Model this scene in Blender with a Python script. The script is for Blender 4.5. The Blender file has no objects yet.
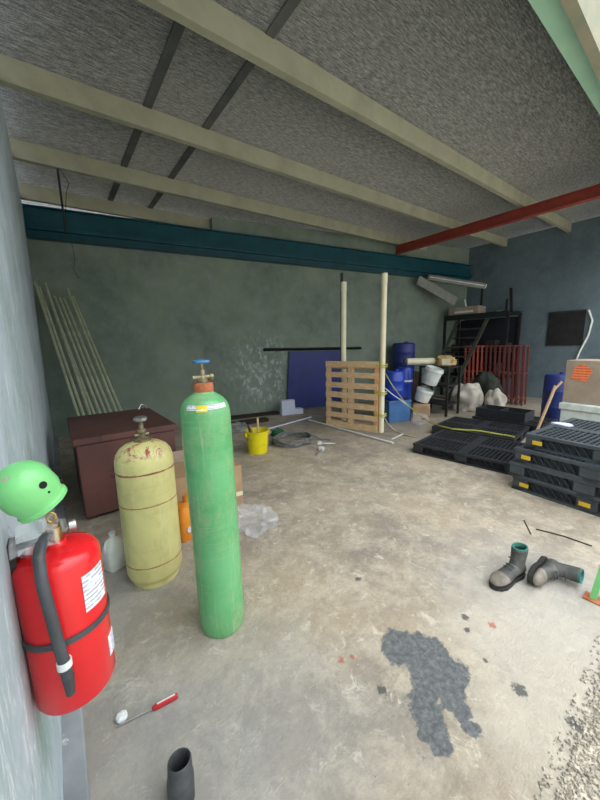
import bpy, bmesh, math, random
from mathutils import Vector, Matrix, Euler, noise
random.seed(7)
C = bpy.context.scene.collection
PI = math.pi
V = Vector

# ------------------------------------------------------------------ camera
FPX, H = 320.0, 1.5
_dn = V((40, 1900, FPX)).normalized()
_x = V((725 - 300, 330 - 400, FPX)); _x = (_x - _x.dot(_dn) * _dn).normalized()
_up = -_dn
_y = _up.cross(_x)
RM = Matrix((_x, _y, _up))
CAM = V((0, 0, H))
def ray(px, py): return RM @ V((px - 300, py - 400, FPX))
def F(px, py, z=0.0):                       # survey helper: a spot on a level plane
    r = ray(px, py); return CAM + r * ((z - H) / r.z)
cd = bpy.data.cameras.new('camera'); cam = bpy.data.objects.new('camera', cd); C.objects.link(cam)
cd.sensor_fit = 'HORIZONTAL'; cd.sensor_width = 36; cd.lens = FPX * 36 / 600
cd.clip_start = 0.02; cd.clip_end = 200
cr, cu, cb = RM @ V((1, 0, 0)), RM @ V((0, -1, 0)), RM @ V((0, 0, -1))
cam.matrix_world = Matrix(((cr.x, cu.x, cb.x, 0), (cr.y, cu.y, cb.y, 0), (cr.z, cu.z, cb.z, H), (0, 0, 0, 1)))
bpy.context.scene.camera = cam

# ------------------------------------------------------------------ materials
def lin(c):
    return tuple(((v / 255) / 12.92 if v / 255 <= .04045 else ((v / 255 + .055) / 1.055) ** 2.4) for v in c) + (1,)
class NT:
    def __init__(s, name):
        s.m = bpy.data.materials.new(name); s.m.use_nodes = True
        s.t = s.m.node_tree; s.n = s.t.nodes; s.l = s.t.links
        s.b = s.n['Principled BSDF']
        s.geo = s.n.new('ShaderNodeNewGeometry'); s.tc = s.n.new('ShaderNodeTexCoord')
    def new(s, k, **kw):
        n = s.n.new(k)
        for a, v in kw.items(): setattr(n, a, v)
        return n
    def set(s, sock, v):
        if isinstance(v, bpy.types.NodeSocket): s.l.new(v, sock)
        else: sock.default_value = v
    def noise(s, vec, scale, detail=6, rough=.6, dist=0):
        n = s.new('ShaderNodeTexNoise'); s.l.new(vec, n.inputs['Vector'])
        n.inputs['Scale'].default_value = scale; n.inputs['Detail'].default_value = detail
        n.inputs['Roughness'].default_value = rough; n.inputs['Distortion'].default_value = dist
        return n.outputs['Fac']
    def ramp(s, fac, a, b):
        n = s.new('ShaderNodeMapRange'); n.clamp = True
        s.set(n.inputs['Value'], fac); n.inputs['From Min'].default_value = a; n.inputs['From Max'].default_value = b
        return n.outputs['Result']
    def mix(s, f, a, b):
        n = s.new('ShaderNodeMix'); n.data_type = 'RGBA'
        s.set(n.inputs[0], f); s.set(n.inputs[6], a); s.set(n.inputs[7], b)
        return n.outputs[2]
    def math(s, op, a, b=0.0):
        n = s.new('ShaderNodeMath'); n.operation = op
        s.set(n.inputs[0], a); s.set(n.inputs[1], b); return n.outputs[0]
    def map(s, vec, scale=(1, 1, 1), rot=(0, 0, 0)):
        n = s.new('ShaderNodeMapping'); s.l.new(vec, n.inputs['Vector'])
        n.inputs['Scale'].default_value = scale; n.inputs['Rotation'].default_value = rot
        return n.outputs['Vector']
    def bump(s, h, strength=.3, dist=.01):
        n = s.new('ShaderNodeBump'); s.l.new(h, n.inputs['Height'])
        n.inputs['Strength'].default_value = strength; n.inputs['Distance'].default_value = dist
        s.l.new(n.outputs['Normal'], s.b.inputs['Normal'])
def mat(name, c1, c2=None, scale=8, rough=.6, metal=0.0, bump=.15, chips=None, chip_scale=14, chip_lo=.66, alpha=None, spec=None, trans=0, vec_scale=(1,1,1), world=False):
    s = NT(name)
    base = s.geo.outputs['Position'] if world else s.tc.outputs['Object']
    vec = s.map(base, vec_scale)
    c1 = lin(c1); c2 = lin(c2) if c2 else tuple(v * .75 for v in c1[:3]) + (1,)
    f = s.ramp(s.noise(vec, scale), .35, .65)
    col = s.mix(f, c1, c2)
    if chips:
        g = s.ramp(s.noise(vec, chip_scale, 8, .65, .4), chip_lo, chip_lo + .03)
        col = s.mix(g, col, lin(chips))
    s.l.new(col, s.b.inputs['Base Color'])
    s.b.inputs['Roughness'].default_value = rough; s.b.inputs['Metallic'].default_value = metal
    if bump: s.bump(s.noise(vec, scale * 4), bump, .004)
    if trans: s.b.inputs['Transmission Weight'].default_value = trans
    if alpha is not None: s.b.inputs['Alpha'].default_value = alpha
    return s.m

def plaster(name, ca, cb_, cc, patch=None, streak=True):
    s = NT(name); p = s.geo.outputs['Position']
    big = s.ramp(s.noise(p, .9, 5), .35, .68)
    mid = s.ramp(s.noise(p, 4, 8, .7), .42, .62)
    col = s.mix(big, lin(ca), lin(cb_))
    col = s.mix(s.math('MULTIPLY', mid, .45), col, lin(cc))
    sp = s.map(p, (3, 3, .8) if streak else (1, 1, 1))
    st = s.ramp(s.noise(sp, 4.5, 9, .75, .6), .55 if 'blue_grey' in name else .60, .64 if 'blue_grey' in name else .70)
    col = s.mix(s.math('MULTIPLY', st, .8 if 'blue_grey' in name else .10), col, lin((215, 224, 228)))
    if patch:
        x = s.new('ShaderNodeVectorMath'); x.operation = 'DISTANCE'
        s.l.new(p, x.inputs[0]); x.inputs[1].default_value = patch
        near = s.ramp(x.outputs['Value'], 1.0, .45)
        sc = s.ramp(s.noise(s.map(p, (2.2, 2.2, 1.3)), 5, 9, .72, .7), .5, .62)
        col = s.mix(s.math('MULTIPLY', s.math('MULTIPLY', near, sc), .6), col, lin((205, 222, 225)))
    if 'blue_grey' in name:
        scr = s.ramp(s.noise(s.map(p, (6, 9, 1.6)), 3, 12, .85, .8), .54, .60)
        col = s.mix(s.math('MULTIPLY', scr, .75), col, lin((226, 234, 242)))
        dks = s.ramp(s.noise(s.map(p, (5, 6, 2)), 4, 12, .85, .4), .60, .66)
        col = s.mix(s.math('MULTIPLY', dks, .5), col, lin((104, 120, 122)))
    dk = s.ramp(s.noise(p, 2.1, 10, .75, .3), .62, .74)
    col = s.mix(s.math('MULTIPLY', dk, .35), col, lin((62, 70, 62)))
    s.l.new(col, s.b.inputs['Base Color']); s.b.inputs['Roughness'].default_value = .75
    s.bump(s.noise(p, 14, 10, .7), .35, .02)
    return s.m

def floor_mat():
    s = NT('weathered_concrete'); p = s.geo.outputs['Position']
    flat = s.map(p, (1, 1, 0))
    big = s.ramp(s.noise(flat, 1.1, 6), .38, .62)
    mid = s.ramp(s.noise(flat, 4.2, 12, .78, .3), .44, .60)
    fine = s.ramp(s.noise(flat, 30, 8, .8), .35, .7)
    col = s.mix(big, lin((186, 170, 146)), lin((152, 143, 130)))
    col = s.mix(s.math('MULTIPLY', mid, .75), col, lin((214, 202, 180)))
    col = s.mix(s.math('MULTIPLY', fine, .42), col, lin((112, 106, 98)))
    pit = s.ramp(s.noise(flat, 13, 12, .85, .2), .585, .64)
    col = s.mix(s.math('MULTIPLY', pit, .6), col, lin((104, 98, 92)))
    pale = s.ramp(s.noise(flat, 8, 12, .8, .5), .56, .62)
    col = s.mix(s.math('MULTIPLY', pale, .7), col, lin((222, 212, 194)))
    def spot(c, r, f0=1.0, f1=.75, amp=.55, nscale=5):
        nz = s.new('ShaderNodeTexNoise'); s.l.new(flat, nz.inputs['Vector']); nz.inputs['Scale'].default_value = nscale; nz.inputs['Detail'].default_value = 9; nz.inputs['Roughness'].default_value = .7
        d = None
        for (cx, cy, rr) in c:
            x = s.new('ShaderNodeVectorMath'); x.operation = 'DISTANCE'; s.l.new(flat, x.inputs[0]); x.inputs[1].default_value = (cx, cy, 0)
            q = s.math('DIVIDE', x.outputs['Value'], rr)
            d = q if d is None else s.math('MINIMUM', d, q)
        q = s.math('ADD', d, s.math('MULTIPLY', s.math('SUBTRACT', nz.outputs['Fac'], .5), amp * 2))
        return s.ramp(q, f0, f1)
    # grey cement dust over the front part and near the left wall
    g = spot([(2.15, .45, .62), (.15, .9, .75), (.1, 2.2, .55)], 1, 1.25, .4, .6, 3)
    col = s.mix(s.math('MULTIPLY', g, .5), col, lin((160, 162, 165)))
    # pale scuffed area at the threshold
    g = spot([(1.75, .3, .5), (1.45, .2, .4)], 1, 1.2, .5, .8, 8)
    col = s.mix(s.math('MULTIPLY', g, .6), col, lin((206, 198, 182)))
    # shade deep inside, painted into the floor colour
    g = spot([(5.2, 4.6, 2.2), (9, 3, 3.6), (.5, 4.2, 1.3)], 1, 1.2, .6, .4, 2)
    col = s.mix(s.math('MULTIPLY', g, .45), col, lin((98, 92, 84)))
    # tar stain
    pts = []
    ALL = [(402, 648, .10), (425, 655, .12), (447, 672, .10), (428, 680, .09), (452, 690, .06), (428, 706, .045), (432, 722, .04), (424, 735, .025), (442, 742, .02), (462, 712, .02), (470, 722, .018), (408, 640, .08), (384, 652, .05), (478, 760, .03), (492, 772, .018)]
    ALL = [q for q in ALL if q[1] < 738]
    for (x, y, r) in ALL:
        q = F(x, y); pts.append((q.x, q.y, r))
    tail = [(F(x, y).x, F(x, y).y, r) for x, y, r in [(425, 708, .07), (432, 728, .06), (440, 745, .04), (462, 712, .045), (472, 728, .035), (452, 700, .05)]]
    g = s.math('MAXIMUM', spot(pts[:8], 1, 1.08, .94, .75, 13), spot(tail, 1, 1.1, .9, 1.1, 22))
    tar = s.mix(s.ramp(s.noise(flat, 40, 6, .7), .4, .7), lin((88, 92, 94)), lin((132, 134, 134)))
    col = s.mix(g, col, tar)
    # small marks
    for (lst, c, k) in [([(341, 660, .016), (352, 657, .012), (492, 625, .022)], (186, 88, 74), .75),
                        ([(465, 617, .022), (467, 630, .017), (520, 690, .03), (575, 725, .03), (382, 690, .022), (358, 579, .02), (485, 660, .012)], (84, 84, 82), .9)]:
        pp = [(F(x, y).x, F(x, y).y, r) for x, y, r in lst]
        col = s.mix(s.math('MULTIPLY', spot(pp, 1, 1.1, .7, 1.5, 55), k), col, lin(c))
    s.l.new(col, s.b.inputs['Base Color']); s.b.inputs['Roughness'].default_value = .62
    s.bump(s.noise(flat, 16, 12, .8), .8, .02)
    return s.m

def foil_mat():
    s = NT('silver_insulation_foil'); p = s.geo.outputs['Position']
    v = s.map(p, (2.4, 16, 1))
    line = s.noise(v, 5, 8, .7, .15)
    cell = s.noise(s.map(p, (5, 14, 1)), 6, 8, .75)
    wr = s.noise(s.map(p, (.6, 1.6, 1)), 2.2, 4, .6, .8)
    h = s.math('ADD', s.math('ADD', line, s.math('MULTIPLY', cell, .8)), s.math('MULTIPLY', wr, 2.5))
    fine = s.noise(s.map(p, (16, 34, 1)), 5, 6, .8)
    glints = s.ramp(s.math('MULTIPLY', s.math('ADD', line, fine), .5), .44, .60)
    col = s.mix(glints, lin((128, 132, 134)), lin((255, 255, 254)))  # sparkle and bright lines of the foil painted into its base colour
    tears = s.ramp(s.noise(s.map(p, (2, 5, 1)), 3, 9, .8, .6), .70, .73)
    col = s.mix(s.math('MULTIPLY', tears, .7), col, lin((250, 250, 250)))
    h = s.math('ADD', h, s.math('MULTIPLY', fine, .6))
    s.l.new(col, s.b.inputs['Base Color'])
    s.b.inputs['Metallic'].default_value = .55; s.b.inputs['Roughness'].default_value = .3
    s.bump(h, 1.0, .045)
    return s.m

M = {}
M['floor'] = floor_mat()
M['wall_l'] = plaster('blue_grey_plaster', (184, 198, 210), (150, 172, 172), (206, 218, 232))
M['wall_b'] = plaster('green_grey_plaster', (132, 146, 128), (100, 116, 106), (138, 150, 146), patch=(3.7, 6.1, .95))
M['wall_r'] = plaster('dull_blue_plaster', (98, 114, 122), (80, 96, 104), (112, 128, 136))
M['kerb'] = mat('grey_cement_kerb', (150, 154, 158), (128, 132, 136), 6, .8, chips=(200, 204, 206), chip_scale=7, chip_lo=.62, world=True)
M['foil'] = foil_mat()
M['seam'] = mat('dark_seam', (92, 94, 92), (70, 74, 74), 5, .6)
M['purlin'] = mat('beige_painted_steel', (168, 168, 146), (150, 150, 130), 3, .55, bump=.05, chips=(120, 118, 98), chip_scale=9, chip_lo=.68)
M['mint'] = mat('mint_painted_steel', (176, 220, 192), (164, 212, 184), 3, .5, bump=.03)
M['fascia'] = mat('cream_plaster', (150, 144, 124), (132, 138, 118), 7, .8, chips=(120, 92, 78), chip_scale=6)
M['teal'] = mat('teal_painted_steel', (20, 82, 92), (14, 66, 78), 3, .38, bump=.04)
M['redsteel'] = mat('red_oxide_paint', (150, 62, 48), (128, 52, 42), 5, .55, bump=.05)
M['gravel'] = mat('crushed_stone', (206, 198, 180), (166, 158, 144), 18, .85, world=True, bump=.5)
M['stone'] = mat('pebble', (190, 182, 168), (136, 130, 120), 22, .85, world=True)
M['green'] = mat('green_cylinder_paint', (104, 188, 124), (86, 172, 110), 3.5, .38, chips=(150, 160, 104), chip_scale=7, chip_lo=.64, bump=.05, vec_scale=(1, 1, .5))
def aged(name, c1, c2, stain, dark, rough=.3, dome=None, red=None, band=None):
    s = NT(name); p = s.tc.outputs['Object']
    col = s.mix(s.ramp(s.noise(p, 3.2, 5), .36, .64), lin(c1), lin(c2))
    st = s.ramp(s.noise(s.map(p, (1, 1, .55)), 5.5, 10, .75, .3), .48, .66)
    col = s.mix(s.math('MULTIPLY', st, .6), col, lin(stain))
    ringy = s.ramp(s.noise(s.map(p, (1.2, 1.2, 26)), 2.2, 8, .75), .56, .70)
    col = s.mix(s.math('MULTIPLY', ringy, .35), col, lin(stain))
    drip = s.ramp(s.noise(s.map(p, (14, 14, .8)), 2.4, 8, .7), .56, .72)
    col = s.mix(s.math('MULTIPLY', drip, .22), col, lin((236, 240, 226)))
    dk = s.ramp(s.noise(p, 20, 10, .8), .655, .69)
    col = s.mix(s.math('MULTIPLY', dk, .8), col, lin(dark))
    if dome is not None:
        sp = s.new('ShaderNodeSeparateXYZ'); s.l.new(p, sp.inputs[0]); z = sp.outputs['Z']
        up = s.ramp(z, dome - .03, dome + .02)
        rg = s.ramp(s.noise(p, 9, 10, .8, .5), .53, .56)
        rc_ = s.mix(s.ramp(s.noise(p, 40, 4, .7), .48, .56), lin(red), lin((206, 176, 150)))
        col = s.mix(s.math('MULTIPLY', up, rg), col, rc_)
        for b, w_ in band:
            d = s.math('ABSOLUTE', s.math('SUBTRACT', z, b))
            d = s.math('ADD', d, s.math('MULTIPLY', s.math('SUBTRACT', s.noise(p, 16, 8, .8), .5), w_ * 2.4))
            col = s.mix(s.ramp(d, w_, w_ * .5), col, lin((150, 98, 70)))
    s.l.new(col, s.b.inputs['Base Color']); s.b.inputs['Roughness'].default_value = rough
    s.bump(s.noise(p, 30, 6, .7), .12, .004)
    return s.m
M['green'] = aged('green_cylinder_paint', (108, 180, 122), (86, 162, 102), (164, 176, 132), (70, 96, 72), .25)
M['yellowcyl2'] = aged('faded_yellow_paint', (228, 222, 152), (212, 204, 136), (190, 182, 122), (104, 92, 66), .36, .865, (158, 62, 50), ((.765, .006), (.56, .003), (.16, .003)))
M['capgreen'] = mat('light_green_enamel', (126, 204, 128), (108, 188, 114), 9, .3, chips=(160, 150, 134), chip_scale=13, chip_lo=.62, bump=.04)
M['yellowcyl'] = mat('faded_yellow_paint', (226, 218, 150), (206, 198, 132), 4, .5, chips=(120, 66, 44), chip_scale=9, chip_lo=.665, bump=.06)
M['rust'] = mat('rust', (186, 112, 74), (140, 78, 52), 25, .8, bump=.3)
M['redchip'] = mat('red_brown_paint', (150, 62, 50), (188, 150, 120), 30, .6)
M['redgloss'] = mat('extinguisher_red', (222, 38, 42), (208, 30, 36), 2, .2, bump=0)
M['black'] = mat('black_rubber', (74, 78, 82), (58, 62, 66), 12, .5)
M['blackpl'] = mat('black_plastic', (46, 50, 54), (36, 38, 42), 6, .5, bump=.1)
M['greypl'] = mat('dusty_black_plastic', (72, 80, 86), (54, 60, 66), 5, .55, bump=.1)
M['brass'] = mat('brass', (198, 166, 92), (170, 140, 80), 20, .3, .9)
M['chrome'] = mat('worn_chrome', (200, 200, 198), (160, 160, 160), 20, .3, .9)
M['steel'] = mat('galvanised_steel', (196, 200, 172), (162, 168, 142), 6, .35, .25)
M['valve'] = mat('dull_bronze', (156, 148, 120), (120, 110, 86), 30, .45, .6)
M['bluehandle'] = mat('blue_enamel', (74, 138, 190), (56, 116, 168), 20, .4)
M['white'] = mat('white_plastic', (226, 228, 226), (208, 212, 212), 6, .45, bump=.03)
M['whitedirty'] = mat('grubby_white_plastic', (232, 236, 232), (205, 210, 206), 7, .5)
M['cream'] = mat('cream_pvc', (232, 226, 196), (220, 212, 180), 3, .4, bump=.02)
M['label'] = mat('paper_label', (232, 232, 230), (220, 222, 222), 6, .6, bump=0)
M['yellowst'] = mat('yellow_sticker', (232, 208, 50), None, 6, .5, bump=0)
M['orange'] = mat('orange_plastic', (232, 146, 40), (214, 128, 34), 6, .45)
M['yellow'] = mat('yellow_plastic', (232, 218, 24), (216, 200, 20), 6, .4, chips=(120, 110, 40), chip_lo=.7, bump=.02)
M['yellowtab'] = mat('yellow_tab', (236, 196, 44), None, 6, .5, bump=0)
M['boxbrown'] = mat('rust_brown_steel', (104, 66, 60), (84, 54, 50), 3, .55, chips=(60, 40, 36), chip_scale=6, chip_lo=.62)
M['carton'] = mat('brown_cardboard', (176, 146, 112), (160, 132, 102), 5, .85)
M['cartong'] = mat('greyed_cardboard', (168, 150, 130), (148, 134, 118), 5, .85)
M['tape'] = mat('orange_label', (240, 132, 82), (226, 116, 70), 9, .6)
M['wood'] = mat('pallet_wood', (222, 192, 150), (192, 160, 120), 9, .75, vec_scale=(1, 6, 6), bump=.3)
M['woodor'] = mat('orange_pallet_wood', (222, 166, 116), (200, 146, 100), 9, .75, bump=.3)
M['darkwood'] = mat('dark_timber', (58, 46, 38), (42, 34, 30), 9, .85)
M['bluepanel'] = mat('blue_board', (44, 58, 128), (34, 46, 106), 2, .5, bump=.05)
M['bluedark'] = mat('navy_shade', (26, 32, 44), (18, 22, 32), 4, .7)
M['blue'] = mat('blue_plastic', (26, 66, 178), (20, 52, 150), 3, .35, bump=.02)
M['bluecrate'] = mat('light_blue_plastic', (72, 116, 168), (58, 98, 148), 5, .5)
M['foam'] = mat('white_foam', (206, 212, 232), (196, 202, 222), 8, .9)
M['foamg'] = mat('pale_green_foam', (214, 222, 216), (190, 198, 192), 8, .9)
M['darksteel'] = mat('dark_steel', (44, 46, 46), (32, 32, 32), 6, .5, .3)
M['rail'] = mat('brown_grey_steel', (88, 86, 78), (70, 68, 62), 6, .5, .3)
M['grey'] = mat('grey_cloth', (150, 152, 148), (120, 122, 120), 9, .9, bump=.3)
M['palegrey'] = mat('dusty_grey_enamel', (138, 142, 134), (118, 122, 116), 6, .6)
M['sack'] = mat('woven_sack', (196, 190, 178), (170, 164, 152), 9, .85, bump=.4)
M['tan'] = mat('tan_paper', (196, 168, 112), (170, 144, 96), 9, .8)
M['darkcloth'] = mat('dark_green_cloth', (48, 56, 44), (36, 42, 34), 9, .9, bump=.4)
M['redframe'] = mat('red_painted_tube', (190, 98, 80), (166, 82, 68), 9, .45)
M['redframed'] = mat('dull_red_tube', (120, 60, 56), (96, 48, 46), 9, .5)
M['leather'] = mat('worn_grey_leather', (92, 92, 88), (62, 64, 62), 14, .6, bump=.3)
M['toe'] = mat('scuffed_toe_leather', (140, 132, 120), (104, 98, 90), 20, .6, bump=.2)
M['sole'] = mat('boot_sole', (40, 40, 40), None, 9, .7)
M['lining'] = mat('teal_lining', (60, 128, 120), None, 9, .9)
M['strap'] = mat('yellow_green_webbing', (206, 204, 96), (176, 174, 88), 14, .7)
M['paleweb'] = mat('pale_webbing', (200, 190, 150), (172, 164, 130), 14, .7)
M['redhandle'] = mat('red_handle', (190, 28, 40), None, 9, .35, bump=0)
M['hosegrey'] = mat('grey_hose', (120, 122, 120), (84, 86, 84), 14, .5)
M['iron'] = mat('cast_iron', (88, 90, 92), (64, 66, 68), 14, .5, .4)
M['hole'] = mat('hole_black', (12, 12, 12), None, 9, .9, bump=0)
M['greencloth'] = mat('dark_green_rag', (34, 96, 64), None, 9, .9)
M['clear'] = mat('clear_film', (236, 238, 244), (220, 224, 232), 9, .12, trans=.0, alpha=.16, bump=.3)
def lines_mat(name, bg, fg, scale, vscale=(0, 0, 1)):
    s = NT(name)
    w = s.new('ShaderNodeTexWave'); w.bands_direction = 'Z'; w.inputs['Scale'].default_value = scale; w.inputs['Distortion'].default_value = .6; w.inputs['Detail'].default_value = 3; w.inputs['Detail Scale'].default_value = 9
    s.l.new(s.tc.outputs['Object'], w.inputs['Vector'])
    nz = s.ramp(s.noise(s.tc.outputs['Object'], 60), .42, .5)
    f = s.math('MULTIPLY', s.ramp(w.outputs['Fac'], .55, .75), nz)
    s.l.new(s.mix(f, lin(bg), lin(fg)), s.b.inputs['Base Color']); s.b.inputs['Roughness'].default_value = .5
    return s.m
M['print'] = lines_mat('printed_label', (222, 226, 232), (158, 164, 178), 26)
M['printblue'] = lines_mat('blue_printed_label', (232, 234, 240), (90, 120, 180), 40)
M['printorange'] = lines_mat('orange_printed_label', (240, 134, 84), (196, 84, 50), 9)

# ------------------------------------------------------------------ geometry
class MB:
    def __init__(s): s.v = []; s.f = []
    def add(s, vs, fs, mtx=None):
        o = len(s.v)
        s.v += [tuple(mtx @ V(q)) if mtx else tuple(q) for q in vs]
        s.f += [tuple(i + o for i in f) for f in fs]
        return s
    def box(s, x0, x1, y0, y1, z0, z1, mtx=None):
        vs = [(x, y, z) for z in (z0, z1) for (x, y) in ((x0, y0), (x1, y0), (x1, y1), (x0, y1))]
        return s.add(vs, [(3, 2, 1, 0), (4, 5, 6, 7), (0, 1, 5, 4), (1, 2, 6, 5), (2, 3, 7, 6), (3, 0, 4, 7)], mtx)
    def lathe(s, prof, n=48, mtx=None):
        vs = []; fs = []; m = len(prof)
        for (r, z) in prof:
            for k in range(n):
                a = 2 * PI * k / n; vs.append((r * math.cos(a), r * math.sin(a), z))
        for j in range(m - 1):
            for k in range(n):
                k2 = (k + 1) % n; fs.append((j * n + k, j * n + k2, (j + 1) * n + k2, (j + 1) * n + k))
        if prof[0][0] > 1e-4: fs.append(tuple(reversed(range(n))))
        if prof[-1][0] > 1e-4: fs.append(tuple(range((m - 1) * n, m * n)))
        return s.add(vs, fs, mtx)
    def tube(s, pts, r, n=12, closed=False, flat=None):
        pts = [V(p) for p in pts]; m = len(pts); vs = []; fs = []
        nrm = None
        for i, p in enumerate(pts):
            if closed: t = pts[(i + 1) % m] - pts[i - 1]
            else: t = pts[min(i + 1, m - 1)] - pts[max(i - 1, 0)]
            t.normalize()
            if nrm is None:
                nrm = t.cross(V((0, 0, 1)))
                if nrm.length < .05: nrm = t.cross(V((1, 0, 0)))
            nrm = (nrm - nrm.dot(t) * t).normalized(); b = t.cross(nrm)
            rr = r[i] if isinstance(r, (list, tuple)) else r
            for k in range(n):
                a = 2 * PI * k / n
                vs.append(p + nrm * math.cos(a) * rr + b * math.sin(a) * rr * (flat if flat else 1))
        for j in range(m if closed else m - 1):
            for k in range(n):
                k2 = (k + 1) % n; j2 = (j + 1) % m
                fs.append((j * n + k, j * n + k2, j2 * n + k2, j2 * n + k))
        if not closed: fs += [tuple(reversed(range(n))), tuple(range((m - 1) * n, m * n))]
        return s.add(vs, fs)
    def rings(s, rings, cap=True):
        n = len(rings[0]); vs = [q for r in rings for q in r]; fs = []
        for j in range(len(rings) - 1):
            for k in range(n):
                k2 = (k + 1) % n; fs.append((j * n + k, j * n + k2, (j + 1) * n + k2, (j + 1) * n + k))
        if cap: fs += [tuple(reversed(range(n))), tuple(range((len(rings) - 1) * n, len(rings) * n))]
        return s.add(vs, fs)
    def blob(s, c, size, amp=.2, freq=3, seed=0, nu=24, nv=14, flatbase=True, mtx=None):
        vs = []; fs = []
        for j in range(nv + 1):
            th = PI * j / nv
            for k in range(nu):
                ph = 2 * PI * k / nu
                d = V((math.sin(th) * math.cos(ph), math.sin(th) * math.sin(ph), math.cos(th)))
                d = V([math.copysign(abs(q) ** .8, q) for q in d])
                f = 1 + amp * noise.noise(d * freq + V((seed * 7.3, seed, 0)))
                q = V((d.x * size[0] * f, d.y * size[1] * f, d.z * size[2] * f))
                if flatbase and q.z < -size[2] * .75: q.z = -size[2] * .75
                vs.append(q + V(c))
        for j in range(nv):
            for k in range(nu):
                k2 = (k + 1) % nu; fs.append((j * nu + k, (j + 1) * nu + k, (j + 1) * nu + k2, j * nu + k2))
        return s.add(vs, fs, mtx)
    def patch(s, r, a0, a1, z0, z1, n=14, t=.0015, taper=None):
        vs = []; fs = []
        r1 = taper if taper else r
        for k in range(n + 1):
            a = math.radians(a0 + (a1 - a0) * k / n); dx, dy = math.sin(a), -math.cos(a)
            vs += [(dx * r, dy * r, z0), (dx * r1, dy * r1, z1), (dx * (r1 + t), dy * (r1 + t), z1), (dx * (r + t), dy * (r + t), z0)]
        for k in range(n):
            for q in range(4):
                q2 = (q + 1) % 4; fs.append((k * 4 + q, k * 4 + q2, k * 4 + 4 + q2, k * 4 + 4 + q))
        fs += [(3, 2, 1, 0), (n * 4, n * 4 + 1, n * 4 + 2, n * 4 + 3)]
        return s.add(vs, fs)
    def build(s, name, m, parent=None, bevel=0, smooth=True, seg=2, subd=0):
        me = bpy.data.meshes.new(name); me.from_pydata(s.v, [], s.f); me.validate()
        bm = bmesh.new(); bm.from_mesh(me); bmesh.ops.remove_doubles(bm, verts=bm.verts, dist=1e-5)
        bmesh.ops.recalc_face_normals(bm, faces=bm.faces); bm.to_mesh(me); bm.free()
        if smooth:
            for p in me.polygons: p.use_smooth = True
            me.set_sharp_from_angle(angle=math.radians(38))
        me.materials.append(M[m] if isinstance(m, str) else m)
        o = bpy.data.objects.new(name, me); C.objects.link(o)
        if parent: o.parent = parent
        if subd:
            q = o.modifiers.new('sub', 'SUBSURF'); q.levels = q.render_levels = subd
        if bevel:
            b = o.modifiers.new('bevel', 'BEVEL'); b.width = bevel; b.segments = seg; b.limit_method = 'ANGLE'
        return o
def tag(o, label, cat, group=None, kind=None):
    o['label'] = label
    if cat: o['category'] = cat
    if group: o['group'] = group
    if kind: o['kind'] = kind
    return o
def thing(name, label, cat, loc=(0, 0, 0), rot=(0, 0, 0), group=None):
    o = bpy.data.objects.new(name, None); o.empty_display_size = .1; C.objects.link(o)
    o.location = loc; o.rotation_euler = rot
    return tag(o, label, cat, group)
def struct(name, mb, m, **k):
    o = mb.build(name, m, **k); o['kind'] = 'structure'; return o
def dup(root, loc=None, rot=None, label=None):
    r = root.copy(); C.objects.link(r)
    if loc is not None: r.location = loc
    if rot is not None: r.rotation_euler = rot
    if label: r['label'] = label
    for ch in list(root.children):
        c = ch.copy(); C.objects.link(c); c.parent = r
        for g in list(ch.children):
            d = g.copy(); C.objects.link(d); d.parent = c
    return r
def T(x=0, y=0, z=0, rx=0, ry=0, rz=0):
    return Matrix.Translation((x, y, z)) @ Euler((rx, ry, rz)).to_matrix().to_4x4()
def align(p, q):
    p, q = V(p), V(q); d = (q - p); return Matrix.Translation(p) @ d.to_track_quat('Z', 'X').to_matrix().to_4x4(), d.length

# ------------------------------------------------------------------ the shell
XR = 10.2
def yb(x): return 6.95 - .2 * x                       # inner face of the back wall
def zr(x): return 3.93 + .033 * x                     # underside of roof foil
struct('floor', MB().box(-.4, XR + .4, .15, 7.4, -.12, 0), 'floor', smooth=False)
mb = MB(); x0b, x0t = -.145, -.09
mb.add([(x0b, -1.2, -.1), (x0b, 7.3, -.1), (x0t, 7.3, 3.78), (x0t, -1.2, 3.78), (-.4, -1.2, -.1), (-.4, 7.3, -.1), (-.4, 7.3, 3.78), (-.4, -1.2, 3.78)],
       [(0, 1, 2, 3), (7, 6, 5, 4), (0, 3, 7, 4), (1, 5, 6, 2), (3, 2, 6, 7), (0, 4, 5, 1)])
struct('wall_left', mb, 'wall_l', smooth=False)
mb = MB()
prof = [(-.4, -.1), (XR + .3, -.1), (XR + .3, 4.25), (2.8, 4.02), (2.8, 3.76), (-.4, 3.76)]
n = len(prof)
vs = [(x, yb(x), z) for x, z in prof] + [(x, yb(x) + .2, z) for x, z in prof]
mb.add(vs, [tuple(range(n)), tuple(reversed(range(n, 2 * n)))] + [(k, k + n, (k + 1) % n + n, (k + 1) % n) for k in range(n)])
struct('wall_back', mb, 'wall_b', smooth=False)
struct('wall_right', MB().box(XR, XR + .2, -.3, 5.2, -.1, 4.26), 'wall_r', smooth=False)
mb = MB()
mb.add([(-.3, .93, zr(-.3)), (XR + .3, .93, zr(XR + .3)), (XR + .3, 7.4, zr(XR + .3)), (-.3, 7.4, zr(-.3))] +
       [(-.3, .93, zr(-.3) + .05), (XR + .3, .93, zr(XR + .3) + .05), (XR + .3, 7.4, zr(XR + .3) + .05), (-.3, 7.4, zr(-.3) + .05)],
       [(3, 2, 1, 0), (4, 5, 6, 7), (0, 1, 5, 4), (1, 2, 6, 5), (2, 3, 7, 6), (3, 0, 4, 7)])
struct('ceiling', mb, 'foil', smooth=False)
for i, sx in enumerate((1.08, 1.70)):
    mb = MB(); mb.box(sx - .04, sx + .04, 1.15, 7.0, zr(sx) - .012, zr(sx) + .001)
    struct('trim_%d' % (i + 1), mb, 'seam', smooth=False)
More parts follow.
